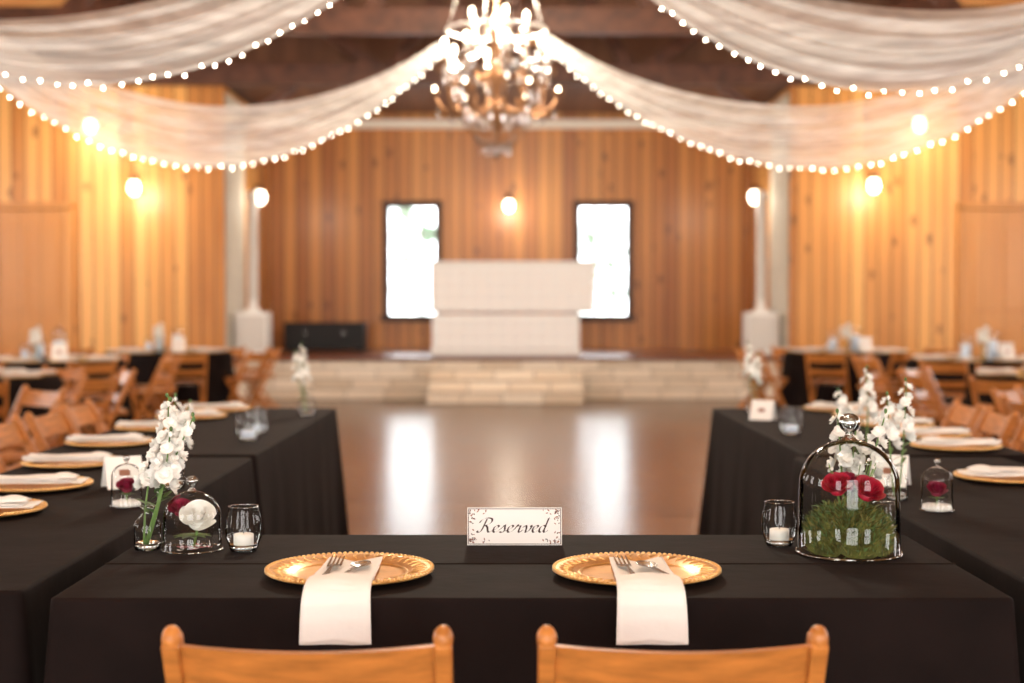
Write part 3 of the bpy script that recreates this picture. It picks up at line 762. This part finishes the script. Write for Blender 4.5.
def cloche(x,y,r,h,kind,seed,z=ZT):
    rnd=random.Random(seed); mb=MB()
    sh=h-r*.9
    P=[(r*1.04,.004),(r*1.0,.008),(r*.985,sh*.5),(r*.97,sh)]
    for k in range(1,11):
        a=k/10*math.pi/2; P.append((r*.97*math.cos(a)+.0005,sh+(h-sh)*math.sin(a)))
    mb.lathe((0,0,0),P,M_glass,48)
    mb.tube([(r*1.02*math.cos(a*math.pi/24),r*1.02*math.sin(a*math.pi/24),.004) for a in range(49)],.0028 if r>.08 else .002,M_thick,6)
    kr=r*.19
    mb.lathe((0,0,h),[(kr*.9,-.002),(kr*.45,kr*.4),(kr*.4,kr*.7),(kr*.9,kr*1.1),(kr*1.15,kr*1.7),(kr*.95,kr*2.3),(kr*.5,kr*2.65),(0,kr*2.75)],M_thick,20)
    mb.ell((0,0,h+kr*1.75),(kr*.75,kr*.75,kr*.7),M_thick,12,8)
    if kind=='moss':
        def f(u,v):
            a=v*2*math.pi; rr=r*.76*math.sin(min(1,u*1.05)*math.pi/2)**.8; zz=.095*math.cos(u*math.pi/2)**.6
            nz=.010*math.sin(a*7+u*9)+.006*math.sin(a*13-u*17); return ((rr+nz*u)*math.cos(a),(rr+nz*u)*math.sin(a),max(.002,zz+nz))
        mb.grid(f,14,48,M_moss)
        for i in range(3800):
            a=rnd.random()*6.28;u=rnd.random()**.55; rr=r*.80*math.sin(u*math.pi/2)**.8; zz=.10*math.cos(u*math.pi/2)**.6
            p=Vector((rr*math.cos(a),rr*math.sin(a),max(.004,zz+rnd.uniform(-.004,.006)))); d=Vector((math.cos(a)*u+rnd.uniform(-.9,.9),math.sin(a)*u+rnd.uniform(-.9,.9),.3+rnd.random()))
            d.normalize(); L=.010+.018*rnd.random(); s=d.cross(Vector((rnd.random(),rnd.random(),.2))).normalized()*(.0012+.0014*rnd.random())
            q=p+d*L
            if math.hypot(q.x,q.y)<r*.94: mb.add([p-s,p+s,q],[(0,1,2)],rnd.choice((M_moss,M_moss,M_moss2,M_leaf)))
        T=lambda ax,ay:Matrix.Rotation(ax,4,'X')@Matrix.Rotation(ay,4,'Y')
        rose(mb,(-.038,-.045,.160),.033,M_petalr,T(.55,-.25)); rose(mb,(.032,-.048,.150),.036,M_petalr,T(.6,.25))
        rose(mb,(0,.03,.16),.032,M_petalm,T(-.2,0)); rose(mb,(.055,.01,.14),.028,M_petalm,T(.2,.6))
        for i in range(26):
            a=rnd.random()*6.28; q=.03+.03*rnd.random(); leaf(mb,(q*math.cos(a),q*math.sin(a),.095),(math.cos(a),math.sin(a),1.0*rnd.random()+.3),.035,.008)
        for i in range(9):
            a=rnd.random()*6.28; q=(.06*math.cos(a),.06*math.sin(a),.18+.03*rnd.random()); mb.tube([(.02*math.cos(a),.02*math.sin(a),.09),q],.001,M_stem,5); mb.ell(q,.004,M_petalw,6,5)
    elif kind=='rose':
        T=Matrix.Rotation(.7,4,'X')@Matrix.Rotation(.15,4,'Y')
        rose(mb,(.016,-.012,.078),.041,M_petalw,T)
        mb.tube([(.016,.0,.07),(.0,.01,.002)],.003,M_stem,6)
        for i in range(10):
            a=i*.63; leaf(mb,(.0,.0,.03),(math.cos(a),math.sin(a),.3),.045,.010)
        rose(mb,(-.030,.010,.095),.026,M_petalm,Matrix.Rotation(.6,4,'X')) 
        for i in range(22):
            a=rnd.random()*6.28; q=rnd.random()*.045; mb.grid(lambda u,v:(q*math.cos(a)+.014*(u-.5),q*math.sin(a)+.012*(v-.5),.004+.008*(u-.5)**2+.0002*i),2,2,M_petalr if i%3 else M_petalw)
    else:
        rose(mb,(0,0,h*.50),r*.66,M_petalm,Matrix.Rotation(.5,4,'X'))
        mb.tube([(0,0,h*.45),(0,0,.003)],.002,M_stem,6)
        for i in range(5): leaf(mb,(0,0,h*.25),(math.cos(i*1.3),math.sin(i*1.3),.6),r*.6,r*.15)
        mb.lathe((0,0,0),[(0,.002),(r*.9,.002),(r*.9,h*.14),(0,h*.15)],M_wax,20)
    return mb.obj('glass_cloche',loc=(x,y,z))
# left cluster
cloche(-.722,3.20,.066,.135,'rose',1)
bud_vase(-.828,3.22,[(.045,.02,.345,18),(.10,.03,.30,15),(.02,.05,.25,12),(.055,-.01,.27,12)],11,fr=.021)
votive(-.606,3.20)
cloche(-1.06,3.90,.042,.120,'mini',2)
bud_vase(-1.03,4.30,[(.01,0,.28,12),(.05,.02,.26,12)],12,r=.038,h=.13,fr=.020)
tentcard(-1.18,4.30,.5)
votive(-1.085,5.84,r=.055,h=.12,tint=M_hblue); votive(-1.10,6.15,r=.045,h=.11,tint=M_hblue)
bud_vase(-1.04,7.2,[(-.03,0,.36,14),(-.06,.02,.32,10)],13,r=.045,h=.13,fr=.022)
# right cluster
cloche(.751,3.16,.113,.255,'moss',3)
votive(.617,3.27)
votive(.885,3.36,r=.036,h=.085)
bud_vase(.80,3.36,[(-.03,.0,.30,12),(.02,.02,.27,12),(.085,.0,.30,12)],14,fr=.021)
bud_vase(1.10,4.05,[(-.03,0,.30,12),(.03,.02,.34,13)],18,fr=.021)
cloche(1.145,3.82,.042,.120,'mini',4)
tentcard(1.16,4.35,-.45)
bud_vase(1.20,4.9,[(.02,0,.34,14),(-.07,.02,.26,12)],15,r=.035,fr=.022)
votive(1.20,6.1,r=.052,h=.12,tint=M_hblue)
tentcard(1.22,6.9,-.5)
bud_vase(1.26,7.4,[(-.03,0,.36,13),(.03,.02,.30,10)],16,r=.045,h=.13,fr=.024)

# ------------------------------------------------------------ guest tables
def hurricane(x,y,hh=.24,r=.062):
    mb=MB(); mb.lathe((0,0,0),[(0,.004),(r-.002,.004),(r,.01),(r,hh)],M_glass,24)
    mb.lathe((0,0,0),[(0,.006),(r*.72,.006),(r*.72,hh*.68),(r*.5,hh*.7),(0,hh*.7)],M_hblue,20); mb.tube([(0,0,hh*.7),(0,0,hh*.76)],.002,M_black,5)
    mb.lathe((0,0,0),[(0,0),(r,0),(r+.002,.008),(0,.006)],M_thick,24)
    mb.tube([(r*math.cos(a*math.pi/10),r*math.sin(a*math.pi/10),hh) for a in range(21)],.002,M_thick,5)
    mb.obj('hurricane_candle',loc=(x,y,ZT))
GT=[(-4.35,11.2),(-4.75,14.6),(-4.2,17.4),(-6.6,12.6),(-7.0,16.2),(-3.9,8.1),(4.45,11.4),(4.9,14.8),(4.1,17.4),(6.8,12.8),(7.1,16.4),(4.15,8.2)]
gt.location=(*GT[0],0)
for i,(x,y) in enumerate(GT):
    if i: inst(gt,'round_guest_table',(x,y,0),i*.7)
    off=R()*.7
    for k in range(8):
        a=off+k*math.pi/4; c,s=math.cos(a),math.sin(a)
        jr=1.06+.08*R()
        CH(x+c*jr,y+s*jr,a+math.pi/2+(R()-.5)*.2)
        setting(x+c*.56,y+s*.56,a+math.pi/2)
    hurricane(x+.1,y+.0,.30,.07); hurricane(x-.14,y+.1,.24,.065); hurricane(x-.22,y-.1,.16,.05)
    bud_vase(x-.06,y-.22,[(.02,0,.36,11),(-.05,.02,.32,10)],40+i,r=.04,h=.12,fr=.034)
    tentcard(x+.17,y-.22,.2,w=.15,h=.19)

# ------------------------------------------------------------ world + camera
w=bpy.data.worlds.new('world'); bpy.context.scene.world=w; w.use_nodes=True
w.node_tree.nodes['Background'].inputs[0].default_value=(.8,.9,1,1); w.node_tree.nodes['Background'].inputs[1].default_value=.6
cam=bpy.data.cameras.new('camera'); co=bpy.data.objects.new('camera',cam); bpy.context.collection.objects.link(co)
cam.sensor_width=36; cam.lens=F/1024*36; co.location=(0,0,CAMZ)
co.rotation_euler=(math.radians(90)-math.atan(34.5/F),0,0)
cam.dof.use_dof=True; cam.dof.focus_distance=3.12; cam.dof.aperture_fstop=2.2
cam.clip_end=200
bpy.context.scene.camera=co
sc=bpy.context.scene
sc.view_settings.view_transform='Standard'; sc.view_settings.look='None'; sc.view_settings.exposure=0
